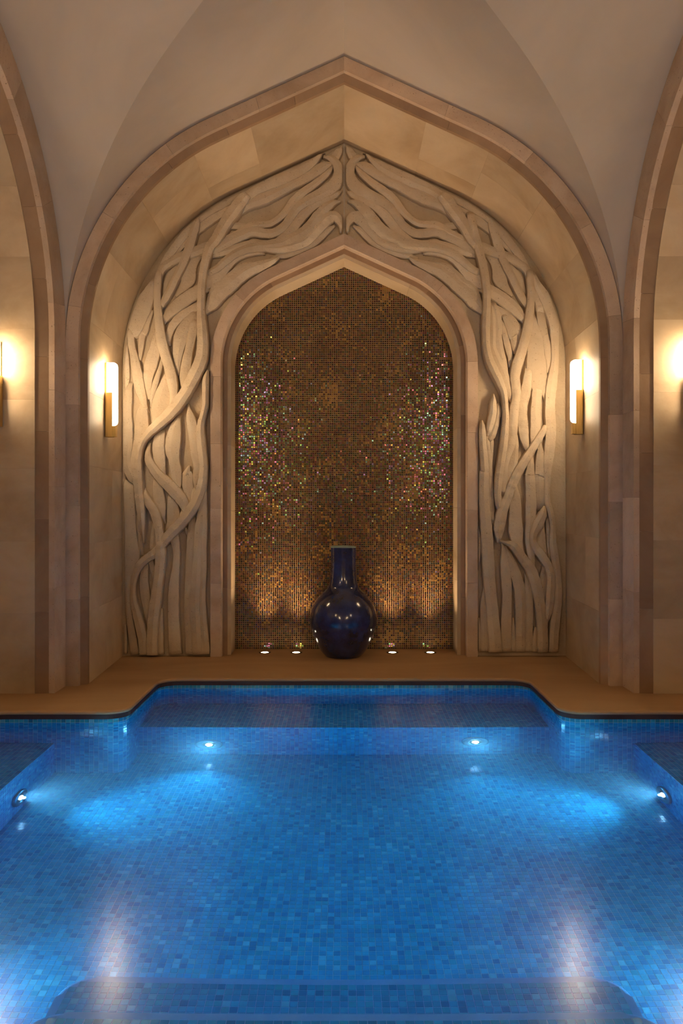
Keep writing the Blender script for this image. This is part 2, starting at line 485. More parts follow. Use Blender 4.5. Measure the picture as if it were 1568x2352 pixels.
# ------------------------------------------------------------------ carved panels
FR = {'P': (480, 320, 4.9), 'Q': (280, 440, 6.5333), 'R': (280, 760, 6.5333), 'S': (280, 1080, 5.3458),
      'p': (780, 320, 4.9), 'q': (1060, 440, 6.5333), 'r': (1060, 760, 6.5333), 's': (1060, 1080, 5.3458)}
YV = 7.84
def to_m(fr, x, y, w):
    ox, oy, sc = FR[fr]
    px, py = ox + x / sc, oy + y / sc
    k = YV / F
    return ((px - CX) * k, EYE + (CY - py) * k, w / sc * k)
def V(h, *segs):
    pts = []
    for sg in segs:
        fr = sg[0]
        for (x, y, ww) in sg[1:]: pts.append(to_m(fr, x, y, ww))
    return (h, pts)
LEFT_TOP = [
 V(.070, ('P', (1285,190,30),(1370,215,75),(1440,290,95),(1455,400,110),(1400,520,140),(1270,610,130),(1110,690,110),(990,780,95),(910,890,90),(830,990,90),(720,1055,95),(600,1055,100),(480,1040,100),(360,1085,110),(220,1150,110),(60,1240,110)), ('Q', (1300,830,150),(1100,900,140),(900,970,130),(720,1060,120),(610,1150,110),(560,1260,100),(545,1380,90))),
 V(.062, ('P', (1392,285,20),(1330,380,60),(1200,490,80),(1060,590,90),(950,690,90),(870,800,80),(790,880,70),(690,945,70),(580,960,80),(480,970,90),(340,1050,80),(160,1140,80))),
 V(.085, ('P', (1278,100,12),(1235,190,60),(1130,290,110),(980,380,130),(800,460,140),(640,530,120),(500,600,110),(400,680,120))),
 V(.078, ('P', (1385,270,30),(1270,320,110),(1100,420,120),(920,510,120),(750,600,130),(600,670,140),(470,720,120),(380,780,90))),
 V(.060, ('P', (470,570,40),(330,625,80),(200,690,110)), ('Q', (1500,200,110),(1330,290,110),(1180,390,110),(1050,520,110),(930,660,115),(820,800,115),(710,950,115),(625,1100,110),(560,1230,100),(530,1330,70))),
 V(.052, ('P', (400,700,60),(260,770,100)), ('Q', (1560,270,130),(1400,360,130),(1260,460,130),(1130,570,110),(980,720,90),(880,830,75),(780,950,45))),
 V(.075, ('Q', (1155,370,30),(1110,520,120),(1065,660,135),(1020,820,135),(960,980,130),(890,1150,115),(810,1300,115),(740,1450,115),(660,1600,110),(600,1720,60))),
 V(.068, ('Q', (1240,1440,150),(1180,1470,170),(1020,1560,180),(860,1680,180),(730,1800,150),(640,1920,90))),
 V(.064, ('P', (810,1295,14),(730,1365,60),(600,1420,110),(460,1470,130),(330,1560,140),(230,1650,150)), ('Q', (1467,1535,210),(1380,1660,180),(1300,1760,110),(1250,1830,40))),
 V(.056, ('P', (515,1372,14),(380,1430,80),(270,1520,100),(170,1620,110)), ('Q', (1400,1440,120),(1340,1570,100),(1290,1690,70),(1262,1800,25))),
 V(.054, ('P', (625,1280,20),(500,1265,70),(380,1285,90),(270,1345,100),(180,1440,110),(100,1530,130),(10,1590,140),(-60,1630,130))),
 V(.066, ('P', (1480,1050,14),(1483,960,60),(1430,880,110),(1340,885,140),(1260,965,130),(1180,1060,120),(1090,1150,110),(970,1200,110),(850,1230,100),(740,1240,80),(600,1235,40))),
 V(.074, ('P', (1482,688,14),(1390,720,70),(1300,790,110),(1220,880,130),(1150,980,140),(1060,1060,140),(940,1120,120),(820,1180,120),(680,1205,110),(540,1215,110),(420,1240,100),(300,1290,90),(190,1370,90),(100,1450,80),(10,1500,70))),
 V(.050, ('P', (1415,960,24),(1320,1030,70),(1220,1120,90),(1110,1190,100),(980,1245,100),(860,1290,80),(740,1315,40))),
 V(.058, ('P', (1490,572,14),(1420,620,70),(1300,680,95),(1180,740,95),(1080,830,100),(990,930,110),(920,1020,115),(850,1100,110),(760,1160,100),(620,1180,85),(480,1175,90),(330,1215,90),(200,1260,80),(60,1290,70))),
 V(.040, ('P', (430,975,50),(320,965,75),(220,965,70),(150,1010,50))),
 V(.050, ('P', (1492,30,10),(1465,110,70),(1425,185,90),(1400,230,60))),
 V(.034, ('P', (1395,90,20),(1390,140,50),(1360,200,70))),
 V(.036, ('P', (760,390,20),(640,460,60),(520,520,70),(430,560,50))),
 V(.034, ('P', (1010,330,14),(880,380,40),(700,440,50),(560,510,40))),
 V(.040, ('Q', (840,1100,60),(720,1240,90),(650,1400,70),(610,1540,30))),
 V(.036, ('Q', (1150,960,80),(1060,1060,140),(1000,1180,200),(980,1320,200),(880,1470,90),(800,1560,30))),
 V(.048, ('Q', (1150,1700,110),(960,1810,125),(820,1920,125),(730,2050,110),(690,2200,80),(705,2310,40))),
]
LEFT_LOW = [
 V(.105, ('P', (440,640,100),(370,710,140),(280,830,140),(180,970,130),(90,1130,120)), ('Q', (1330,850,145),(1270,1020,125),(1230,1200,118),(1205,1400,112),(1195,1600,112),(1195,1800,120),(1205,2000,140)), ('R', (1215,100,160),(1215,300,170),(1190,450,185),(1130,600,190),(1040,780,180),(960,930,170),(850,1090,180),(720,1250,170),(560,1400,150),(430,1520,130),(340,1640,90),(290,1760,80),(265,1880,95),(250,2000,110)), ('S', (200,40,115),(205,130,110),(215,250,105),(225,350,105),(237,460,100),(250,580,85),(260,700,60),(266,830,30),(268,900,10))),
 V(.090, ('Q', (560,1200,90),(540,1400,110),(535,1600,110),(545,1800,120),(565,2000,130)), ('R', (590,110,150),(640,320,150),(690,480,150),(735,640,160),(765,800,150),(780,950,115),(770,1080,105),(740,1200,95),(690,1300,70))),
 V(.060, ('Q', (475,1330,60),(390,1550,200),(300,1750,270),(230,1950,240),(180,2100,190)), ('R', (135,60,110),(150,250,105),(195,450,125),(230,650,150),(265,850,150),(310,1000,120),(350,1150,70))),
 V(.055, ('R', (330,1120,110),(300,1220,170),(295,1350,200),(290,1480,210),(270,1620,190),(220,1800,150),(180,1950,110),(150,2100,80),(120,2180,50))),
 V(.050, ('Q', (455,1770,30),(385,1950,75),(335,2100,95)), ('R', (300,60,100),(275,280,75),(262,430,30))),
 V(.054, ('R', (515,20,90),(490,250,160),(430,480,195),(390,680,145),(390,880,80),(395,1030,30))),
 V(.046, ('R', (600,400,40),(560,580,65),(500,770,85),(450,960,65),(425,1130,25))),
 V(.058, ('R', (690,640,100),(640,850,200),(580,1080,260),(550,1280,220),(530,1440,130))),
 V(.052, ('R', (560,1560,150),(540,1750,180),(560,1920,170),(600,2060,100),(640,2160,30))),
 V(.056, ('Q', (1100,1830,120),(990,1980,200),(900,2150,230)), ('R', (860,180,190),(830,400,130),(835,560,65),(842,670,20))),
 V(.062, ('Q', (1090,1930,100)), ('R', (1055,40,130),(1005,280,125),(965,490,150),(940,700,150),(950,860,100),(960,980,50))),
 V(.094, ('R', (1290,590,30),(1262,750,95),(1258,950,95),(1255,1120,90),(1215,1290,90),(1185,1440,115),(1190,1620,130),(1210,1820,130),(1230,2020,120)), ('S', (1000,60,100),(985,180,115),(950,300,122),(890,430,132),(810,550,132),(720,660,132),(620,760,130),(535,855,115),(480,930,115),(478,1020,122),(473,1150,120),(458,1300,112),(438,1450,122),(418,1600,132),(400,1750,132),(385,1900,132),(377,2100,132),(377,2262,132))),
 V(.066, ('R', (1000,1170,50),(1030,1300,130),(1060,1480,150),(1090,1650,160),(1120,1850,170),(1150,2050,150)), ('S', (925,40,110),(908,150,70),(912,250,16))),
 V(.058, ('S', (860,640,80),(845,800,95),(838,950,95),(830,1150,100),(820,1400,100),(812,1600,95),(812,1800,105),(828,2000,112),(838,2262,116))),
 V(.066, ('S', (965,520,70),(948,700,100),(932,900,95),(922,1150,105),(908,1400,115),(893,1600,122),(900,1800,122),(912,2000,116),(925,2260,112))),
 V(.060, ('S', (1008,230,60),(995,420,95),(990,680,110),(990,930,95),(990,1200,92),(985,1400,85),(980,1600,92),(990,1850,102),(1003,2050,116),(1018,2258,132))),
 V(.060, ('S', (640,830,110),(668,1000,85),(662,1180,85),(642,1350,112),(630,1550,132),(630,1800,134),(640,2000,144),(652,2262,152))),
 V(.050, ('S', (75,180,120),(85,400,130),(95,600,132),(105,850,150),(118,1050,180),(105,1250,140),(75,1450,85),(75,1650,72),(92,1850,82),(122,2050,92),(155,2262,100))),
 V(.072, ('S', (440,960,90),(385,1030,110),(310,1080,102),(238,1145,100),(188,1225,84),(152,1335,66),(137,1500,64),(152,1650,84),(190,1800,104),(228,1950,114),(256,2100,112),(265,2262,104))),
 V(.046, ('S', (275,1190,80),(262,1370,105),(280,1550,115),(296,1720,75),(302,1880,20))),
 V(.082, ('S', (283,280,50),(325,390,100),(388,485,112),(430,600,112),(455,720,105),(470,850,105),(476,960,112))),
 V(.084, ('R', (400,1760,50),(398,1920,110),(470,2060,130),(570,2190,150)), ('S', (560,170,142),(660,270,150),(740,370,140),(790,470,105),(812,550,40))),
 V(.050, ('R', (830,1330,90),(790,1490,190),(765,1650,225),(755,1800,215),(780,1950,160),(805,2080,165)), ('S', (665,50,130),(685,170,80),(700,250,20))),
 V(.048, ('R', (1000,2020,24),(965,2150,130)), ('S', (802,60,125),(802,180,135),(828,300,112),(845,400,60))),
 V(.044, ('S', (430,150,110),(448,330,135),(480,460,105),(505,590,40))),
 V(.048, ('S', (590,320,60),(620,470,145),(622,610,145),(585,730,110))),
 V(.040, ('S', (755,480,50),(735,560,70),(715,640,40))),
 V(.042, ('S', (385,640,30),(378,800,65),(372,980,70))),
 V(.036, ('S', (345,1130,60),(378,1260,60),(395,1400,20))),
 V(.052, ('R', (105,850,90),(88,1020,125),(77,1200,128),(80,1450,150),(85,1700,140),(75,1900,115),(85,2050,140),(150,2190,150)), ('S', (160,120,110),(200,200,70))),
 V(.044, ('R', (55,250,50),(58,500,85),(68,700,75),(50,870,30))),
 V(.046, ('S', (478,1700,30),(470,1900,62),(470,2100,66),(472,2262,70))),
 V(.040, ('S', (180,620,40),(215,800,60),(225,980,50))),
 V(.040, ('S', (770,700,20),(790,760,40))),
 V(.038, ('S', (30,1900,24),(35,2100,36),(30,2258,40))),
 V(.044, ('S', (880,220,40),(872,330,70),(862,430,50))),
]
RIGHT_LOW = [
 V(.105, ('q', (120,360,110),(150,520,120),(210,760,130),(280,1000,122),(325,1200,118),(355,1400,112),(370,1600,110),(365,1800,115),(355,2000,120)), ('r', (355,60,110),(365,280,110),(420,480,125),(500,650,125),(570,800,115),(622,950,95),(642,1120,88),(650,1300,95),(640,1500,105),(620,1700,112),(590,1900,112),(560,2100,112)), ('s', (450,80,95),(436,250,85),(440,380,75),(452,480,40))),
 V(.070, ('q', (430,1700,60),(450,1900,110)), ('r', (455,20,110),(460,260,120),(545,480,145),(632,670,145),(692,840,120),(722,990,62),(745,1090,14))),
 V(.090, ('q', (1010,1200,90),(1025,1400,110),(1030,1600,115),(1015,1800,125)), ('r', (985,-60,140),(930,170,145),(870,380,155),(812,560,155),(792,720,145),(808,850,145),(808,1000,125),(785,1150,135),(772,1300,135),(762,1500,135),(732,1700,135),(672,1880,115),(632,2050,115)), ('s', (510,90,100),(495,200,90),(502,300,40))),
 V(.058, ('r', (805,1480,30),(805,1650,95),(792,1820,115),(770,2000,135),(738,2150,135),(700,2300,100))),
 V(.060, ('q', (1075,1880,80),(1085,2080,170)), ('r', (1105,120,220),(1115,320,260),(1125,520,300),(1135,700,290),(1150,850,210),(1150,960,140))),
 V(.066, ('r', (1000,600,110),(975,800,140),(950,950,165),(910,1100,155),(902,1250,155),(920,1400,155),(932,1550,145),(960,1700,100),(985,1810,30))),
 V(.060, ('r', (1135,860,150),(1122,1050,145),(1112,1200,155),(1112,1400,155),(1102,1550,145),(1080,1700,90))),
 V(.048, ('r', (1230,740,90),(1242,900,70),(1252,1040,16))),
 V(.052, ('q', (1130,1680,30),(1195,1930,115),(1240,2140,115)), ('r', (1252,60,105),(1290,260,105),(1302,450,80),(1290,620,30))),
 V(.072, ('q', (1080,1250,60),(1130,1400,110),(1240,1580,170),(1330,1780,180),(1380,1980,150)), ('r', (1390,60,125),(1395,250,110),(1395,450,110),(1375,620,135),(1350,800,155),(1330,950,155),(1322,1100,145),(1322,1250,155),(1332,1400,155),(1330,1600,155),(1312,1800,155),(1292,2000,135)), ('s', (1052,40,85),(1048,220,70),(1052,380,75),(1080,490,75),(1108,620,72),(1115,740,70),(1115,870,85),(1132,1020,92),(1160,1220,95),(1180,1420,90),(1178,1600,96),(1152,1800,112),(1132,2000,112),(1120,2228,112))),
 V(.046, ('q', (1110,1620,24),(1180,1760,70),(1240,1900,60),(1280,2020,20))),
 V(.100, ('r', (1245,1420,40),(1200,1530,92),(1130,1650,105),(1050,1780,115),(970,1900,125),(890,2030,132)), ('s', (672,45,112),(630,140,112),(588,235,105),(550,350,108),(502,470,125),(470,600,135),(452,720,125),(446,820,70),(440,890,20))),
 V(.056, ('s', (650,200,70),(660,380,135),(660,580,155),(668,760,175),(690,900,120),(740,1040,70),(775,1110,20))),
 V(.060, ('r', (1040,1960,90),(1025,2150,140)), ('s', (838,70,125),(848,250,125),(850,450,135),(842,650,115),(828,850,95),(850,1020,92),(868,1200,60))),
 V(.064, ('r', (1180,1760,80),(1182,1950,145),(1172,2150,145)), ('s', (952,90,125),(960,280,118),(965,430,110))),
 V(.088, ('s', (1018,440,24),(982,560,105),(922,680,125),(872,790,90),(874,880,82),(920,975,95),(1000,1080,105),(1058,1180,95),(1088,1300,95),(1085,1450,102),(1075,1600,102),(1062,1720,90),(1045,1840,45))),
 V(.084, ('s', (530,890,40),(610,915,92),(680,990,105),(760,1100,115),(840,1210,125),(892,1350,132),(930,1500,125),(960,1650,118),(980,1800,125),(990,2000,125),(993,2228,125))),
 V(.086, ('r', (302,1340,24),(302,1480,100),(312,1700,105),(330,1900,115),(342,2100,125)), ('s', (272,60,115),(272,280,115),(282,500,125),(300,700,135),(312,900,142),(322,1100,142),(332,1300,142),(350,1500,142),(370,1700,142),(387,1900,152),(402,2050,152),(412,2228,162))),
 V(.062, ('r', (368,1480,40),(390,1740,75),(412,1950,85),(424,2150,85)), ('s', (340,120,85),(346,330,85),(357,500,82),(378,640,40))),
 V(.040, ('r', (240,1500,30),(246,1900,44),(252,2200,44)), ('s', (207,150,52),(206,330,44),(196,420,14))),
 V(.044, ('s', (196,640,20),(206,860,62),(206,1080,55),(192,1240,10))),
 V(.080, ('r', (478,940,16),(470,1080,92),(460,1250,112),(430,1380,112),(400,1500,82),(372,1580,40))),
 V(.066, ('r', (540,1070,24),(546,1190,92),(522,1330,102),(490,1470,102),(450,1580,102),(405,1650,60))),
 V(.046, ('r', (430,1500,60),(430,1700,110),(440,1900,70),(445,2100,30))),
 V(.056, ('s', (512,950,40),(530,1150,105),(548,1350,125),(558,1550,115),(553,1750,125),(548,1950,132),(548,2228,134))),
 V(.064, ('s', (560,980,40),(618,1150,115),(670,1300,132),(710,1450,132),(726,1650,132),(726,1850,125),(725,2050,122),(725,2228,122))),
 V(.052, ('s', (800,1340,40),(820,1500,95),(830,1650,102),(832,1850,95),(830,2050,92),(830,2228,92))),
 V(.046, ('s', (218,1820,16),(214,2000,62),(220,2228,74))),
 V(.050, ('s', (280,1440,20),(276,1650,85),(280,1850,92),(286,2050,94),(290,2228,94))),
 V(.044, ('s', (640,1820,20),(640,2050,52),(640,2228,62))),
 V(.046, ('s', (915,1930,30),(902,2100,66),(905,2228,74))),
 V(.050, ('s', (985,620,50),(972,780,115),(982,900,115),(1035,1030,50))),
 V(.052, ('s', (1020,1200,60),(1012,1340,105),(1002,1480,95),(995,1620,40))),
 V(.056, ('q', (480,1700,100),(510,1850,160),(535,2040,150)), ('r', (540,100,130),(570,300,140),(612,480,135),(662,620,80),(705,750,24))),
 V(.048, ('q', (590,1900,30),(640,2080,95)), ('r', (655,60,92),(700,250,95),(732,400,72),(722,540,24))),
 V(.052, ('q', (630,1850,70),(715,2000,125),(770,2160,135)), ('r', (785,100,120),(800,220,110),(805,350,40))),
 V(.040, ('s', (1060,560,40),(1075,700,70),(1080,900,60),(1090,1080,40))),
]
rnd = random.Random(11)
TPROF = [(-1, 0), (-.99, .72), (-.90, .90), (-.45, .97), (.15, 1.03), (.55, .97), (.90, .89), (.99, .70), (1, 0)]
def catmull(pts, n=5):
    P = [Vector(p) for p in pts]
    P = [P[0] * 2 - P[1]] + P + [P[-1] * 2 - P[-2]]
    out = []
    for i in range(1, len(P) - 2):
        p0, p1, p2, p3 = P[i - 1:i + 3]
        for k in range(n):
            t = k / n
            out.append(.5 * ((2 * p1) + (p2 - p0) * t + (2 * p0 - 5 * p1 + 4 * p2 - p3) * t * t + (3 * p1 - p0 - 3 * p2 + p3) * t ** 3))
    out.append(P[-2])
    return out
def vine(h, pts, parent, mirror=False, y0=0.0, wide=1.10):
    if mirror: pts = [(-x, z, ww) for x, z, ww in pts]
    # broad ends that do not stand on the floor run on beneath the neighbouring stems
    pts = [tuple(p) for p in pts]; low = []
    for end in (0, -1):
        e = pts[end]; q = pts[1 if end == 0 else -2]
        if e[2] > .030 and e[1] > .12:
            L = math.hypot(e[0] - q[0], e[1] - q[1]); k = .055 / L
            x = (e[0] + (e[0] - q[0]) * k, e[1] + (e[1] - q[1]) * k, e[2] * .8)
            pts = [x] + pts if end == 0 else pts + [x]
            low.append(end)
    side = 1 if sum(p[0] for p in pts) > 0 else -1
    sm = catmull(pts)
    vs, fs = [], []; n = len(TPROF)
    wf = wide if h < .0745 else 1.06
    h = h * 1.15 + rnd.uniform(-.007, .007)
    flip = rnd.choice((-1, 1)); ridge = rnd.random() < .6
    ph = rnd.uniform(0, 9)
    for i, q in enumerate(sm):
        a = sm[max(0, i - 1)]; b = sm[min(len(sm) - 1, i + 1)]
        tx, tz = b.x - a.x, b.y - a.y
        L = math.hypot(tx, tz) or 1e-6
        nx, nz = -tz / L, tx / L
        ww = max(q.z * wf, .006) * (1 + .022 * math.sin(i * 1.7 + ph))
        hh = h * (0.55 + 0.45 * min(1, ww / .05)) * (1 + .03 * math.sin(i * 1.1 + 2 * ph))
        if 0 in low and i < 6: hh *= .30 + .70 * i / 6
        if -1 in low and len(sm) - 1 - i < 6: hh *= .30 + .70 * (len(sm) - 1 - i) / 6
        for (t, pr) in TPROF:
            t *= flip
            x, z = q.x + nx * t * ww / 2, q.y + nz * t * ww / 2
            o = BIG.off(x, z)                       # stay inside the reveal and outside the niche moulding
            lim = -.118 - .010 * min(1, max(0, (z - 2.6) / .8))
            if o > lim:
                nn = BIG.nrm(x, z); k = o - lim; x -= nn[0] * k; z -= nn[1] * k
            o = NICHE.off(x, z)
            if o < .196:
                nn = NICHE.nrm(x, z); k = .196 - o; x += nn[0] * k; z += nn[1] * k
            x = side * max(abs(x) if x * side > 0 else 0, .020)
            vs.append((x, y0 + .012 - (hh + .012) * pr, z))
    for i in range(len(sm) - 1):
        for k in range(n - 1):
            fs.append((i * n + k, i * n + k + 1, (i + 1) * n + k + 1, (i + 1) * n + k))
    fs.append(tuple(range(n))); fs.append(tuple((len(sm) - 1) * n + k for k in reversed(range(n))))
    bm = bmesh.new()
    bv = [bm.verts.new(v) for v in vs]
    for f in fs:
        try: bm.faces.new([bv[k] for k in f])
        except ValueError: pass
    sharp = {1, 2, 6, 7} | ({4} if ridge else set())
    bm.verts.index_update()
    for e in bm.edges:
        a, b = e.verts[0].index % n, e.verts[1].index % n
        if a == b and a in sharp: e.smooth = False
    return bm_obj('vine', bm, M['carve'], parent, smooth=True)
def panel_backing(sd, parent):
    """ground slab between the niche moulding and the reveal"""
    vs, fs = [], []
    K = 60
    for i in range(K + 1):
        f = i / K
        def at(arch, d):
            return arch.pt(arch.t_of(arch.total * f), d)
        x0, z0 = at(NICHE, .16); x1, z1 = at(BIG, -.08)
        x0 = min(x0, -.001); x1 = min(x1, -.001)
        for (x, z) in ((x0, z0), (x1, z1)):
            vs.append((x * -sd, 0, z)); vs.append((x * -sd, .06, z))
    for i in range(K):
        a, b = i * 4, (i + 1) * 4
        fs += [(a, a + 2, b + 2, b), (a + 1, b + 1, b + 3, a + 3), (a, b, b + 1, a + 1), (a + 2, a + 3, b + 3, b + 2)]
    bm = bmesh.new(); bv = [bm.verts.new(v) for v in vs]
    for f in fs: bm.faces.new([bv[k] for k in f])
    return bm_obj('panel_ground', bm, M['ground'], parent)
cpl = empty('carved_panel', (0, YG, 0)); tag(cpl, 'carved limestone vines climbing left of the niche to its point', 'stone carving', 'carved vine panels')
cpr = empty('carved_panel', (0, YG, 0)); tag(cpr, 'carved limestone vines climbing right of the niche to its point', 'stone carving', 'carved vine panels')
panel_backing(-1, cpl); panel_backing(1, cpr)
for h, p in LEFT_TOP: vine(h, p, cpl); vine(h, p, cpr, True)
h0, p0 = LEFT_LOW[0]
for h, p in LEFT_LOW: vine(h, p, cpl, wide=1.07)
# crossing stem of the right side shares the top of the left one
vine(.104, p0[:6], cpr, True)
vine(.060, LEFT_LOW[2][1][:3], cpr, True)
for h, p in RIGHT_LOW: vine(h, p, cpr, wide=1.07)

# ------------------------------------------------------------------ deck with bullnose edge
ZW = -.09                                        # water level
AX, BV, CV = 1.57, 1.49, 2.59                    # alcove half width, shoulder distance, alcove reach (from the bay centre)
def cross_outline(grow=0.0, rc=.16, n=8):
    """plan of the pool, counter-clockwise, rounded"""
    a, b, c = AX + grow, BV + grow, CV + grow
    pts = [(-a, c), (-a, b), (-c, b), (-c, -b), (-a, -b), (-a, -c), (a, -c), (a, -b), (c, -b), (c, b), (a, b), (a, c)]
    out = []
    for i, p in enumerate(pts):
        p = Vector(p); q0 = Vector(pts[i - 1]); q1 = Vector(pts[(i + 1) % len(pts)])
        d0 = (q0 - p).normalized(); d1 = (q1 - p).normalized()
        cen = p + (d0 + d1) * rc
        s0 = p + d0 * rc; s1 = p + d1 * rc
        a0 = math.atan2(*(s0 - cen).yx); a1 = math.atan2(*(s1 - cen).yx)
        da = (a1 - a0 + math.pi) % (2 * math.pi) - math.pi
        for k in range(n + 1):
            an = a0 + da * k / n
            out.append((cen.x + rc * math.cos(an), cen.y + rc * math.sin(an)))
    return out
cu = bpy.data.curves.new('floor', 'CURVE'); cu.dimensions = '2D'; cu.fill_mode = 'BOTH'
cu.extrude = .0005; cu.bevel_depth = .015; cu.bevel_resolution = 4; cu.offset = -.015
def add_spline(pts):
    sp = cu.splines.new('POLY'); sp.points.add(len(pts) - 1)
    for q, p in zip(sp.points, pts): q.co = (p[0], p[1], 0, 1)
    sp.use_cyclic_u = True
E = 4.2
add_spline([(-E, -E - 4.3), (E, -E - 4.3), (E, E), (-E, E)])
add_spline(cross_outline(0.0))
tmp = bpy.data.objects.new('tmp', cu); COL.objects.link(tmp)
bpy.context.view_layer.update()
dg = bpy.context.evaluated_depsgraph_get()
me = bpy.data.meshes.new_from_object(tmp.evaluated_get(dg)); bpy.data.objects.remove(tmp, do_unlink=True)
me.materials.clear(); me.materials.append(M['deck'])
floor = link(bpy.data.objects.new('floor', me)); floor.location = (0, YC, -.0155)
tag(floor, 'smooth sandy stone deck around the pool with a rounded overhanging edge', 'floor', kind='structure')

# strip under the deck lip, coloured far darker than the deck
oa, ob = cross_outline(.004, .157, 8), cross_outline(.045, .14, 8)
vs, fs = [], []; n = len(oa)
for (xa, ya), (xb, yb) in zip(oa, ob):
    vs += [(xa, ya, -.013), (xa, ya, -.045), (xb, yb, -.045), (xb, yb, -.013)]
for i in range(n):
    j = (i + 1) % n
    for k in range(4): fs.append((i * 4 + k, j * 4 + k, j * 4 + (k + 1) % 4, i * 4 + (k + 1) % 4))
ed = mesh_obj('coping_edge', vs, fs, M['lip_strip'], floor)
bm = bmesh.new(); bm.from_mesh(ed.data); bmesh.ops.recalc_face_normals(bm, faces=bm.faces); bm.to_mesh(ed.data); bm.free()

# ------------------------------------------------------------------ pool basin
basin = empty('pool_basin', (0, YC, ZW)); tag(basin, 'blue mosaic tiled pool basin with benches and steps', 'pool', kind='structure')
PT, TS = .0335, .0311
rnd = random.Random(3)
PV, PF, PC = [], [], []                          # tile field
GV, GF = [], []                                  # grout bed
SINGLE = []                                      # candidates for separate tiles
def tile_colour(kind=0):
    q = rnd.random()
    base = (.030, .35, .51)
    if q < .10: base = (.02, .22, .38)
    elif q < .26: base = (.025, .29, .45)
    elif q < .40: base = (.045, .42, .56)
    elif q < .45: base = (.13, .52, .60)
    elif q < .55: base = (.03, .37, .46)
    f = rnd.uniform(.9, 1.1)
    return (base[0] * f, base[1] * f, base[2] * f, 0)
def put_tile(c, u, v, n, su=TS, sv=TS):
    k = len(PV); th = .0015
    tu, tv = rnd.gauss(0, .012), rnd.gauss(0, .012)
    for (a, b) in ((-1, -1), (1, -1), (1, 1), (-1, 1)):
        PV.append(tuple(c + u * (a * su / 2 * .95) + v * (b * sv / 2 * .95) + n * (th + (a * tu + b * tv) * su / 2)))
    for (a, b) in ((-1, -1), (1, -1), (1, 1), (-1, 1)):
        PV.append(tuple(c + u * (a * su / 2) + v * (b * sv / 2)))
    PF.append((k, k + 1, k + 2, k + 3))
    for e in range(4):
        e2 = (e + 1) % 4; PF.append((k + e, k + 4 + e, k + 4 + e2, k + e2))
    PC.extend([tile_colour()] * 5)
def patch(o, u, v, lu, lv, keep=None, bed=True):
    """rectangle of tiles with lower corner o, unit axes u, v"""
    o, u, v = Vector(o), Vector(u), Vector(v); n = u.cross(v)
    nu, nv = max(1, round(lu / PT)), max(1, round(lv / PT)); pu, pv = lu / nu, lv / nv
    for i in range(nu):
        for j in range(nv):
            c = o + u * ((i + .5) * pu) + v * ((j + .5) * pv)
            if keep is not None:
                r = keep(c)
                if not r: continue
                if r == 2: SINGLE.append((c, pu, pv)); continue
            put_tile(c, u, v, n, pu * TS / PT, pv * TS / PT)
    if not bed: return
    k = len(GV)
    for a, b in ((0, 0), (1, 0), (1, 1), (0, 1)): GV.append(tuple(o + u * (a * lu) + v * (b * lv)))
    GF.append((k, k + 1, k + 2, k + 3))
def wall_path(pts, z0, z1):
    """tiles along a plan polyline; tiles face left of the walking direction"""
    for p, q in zip(pts, pts[1:]):
        p3, q3 = Vector((*p, z0)), Vector((*q, z0)); L = (q3 - p3).length
        if L < .004: continue
        u = (q3 - p3) / L
        patch(p3, u, (0, 0, 1), L, z1 - z0)
ZF, ZB, ZT = -1.12, -.51, .034                    # floor, bench top, top of the wall (relative to the water)
BR = 1.92                                         # back bench riser, from the centre
SR = 2.10                                         # side bench risers
G = .022
# floor
S1, S2, SW = -.93, -1.38, 1.16                    # near steps: edges (y from centre) and half width
patch((-SR, -1.95, ZF), (1, 0, 0), (0, 1, 0), 2 * SR, 1.95 + BR, keep=lambda c: not (abs(c.x) < SW - .04 and c.y < S1 - .04))
# back bench
patch((-AX - G, BR, ZF), (1, 0, 0), (0, 0, 1), 2 * (AX + G), ZB - ZF)
patch((-AX - G, BR, ZB), (1, 0, 0), (0, 1, 0), 2 * (AX + G), CV + G - BR)
# side benches
for s in (-1, 1):
    if s < 0:
        patch((-SR, -BV, ZF), (0, 1, 0), (0, 0, 1), 2 * BV + G, ZB - ZF)
        patch((-CV - G, -BV, ZB), (1, 0, 0), (0, 1, 0), CV + G - SR, 2 * BV + G)
    else:
        patch((SR, BV + G, ZF), (0, -1, 0), (0, 0, 1), 2 * BV + G, ZB - ZF)
        patch((SR, -BV, ZB), (1, 0, 0), (0, 1, 0), CV + G - SR, 2 * BV + G)
# walls (far half): follow the outline of the pool
ol = cross_outline(G, .12, 5)
def order_far():
    pts = [p for p in ol]
    n = len(pts)
    # outline starts at (-a, c) corner and runs (-a,b), (-c,b) ... ; find right far block
    first = pts[:3 * 6]                 # corners (-a,c), (-a,b), (-c,b)
    last = pts[-3 * 6:]                 # corners (c,b), (a,b), (a,c)
    return last + first
wp = order_far()
wall_path(wp[::-1], ZF, ZT)
# straight side ends of the side alcoves
patch((-CV - G, -BV, ZB), (0, 1, 0), (0, 0, 1), 2 * BV, ZT - ZB)
patch((CV + G, BV, ZB), (0, -1, 0), (0, 0, 1), 2 * BV, ZT - ZB)

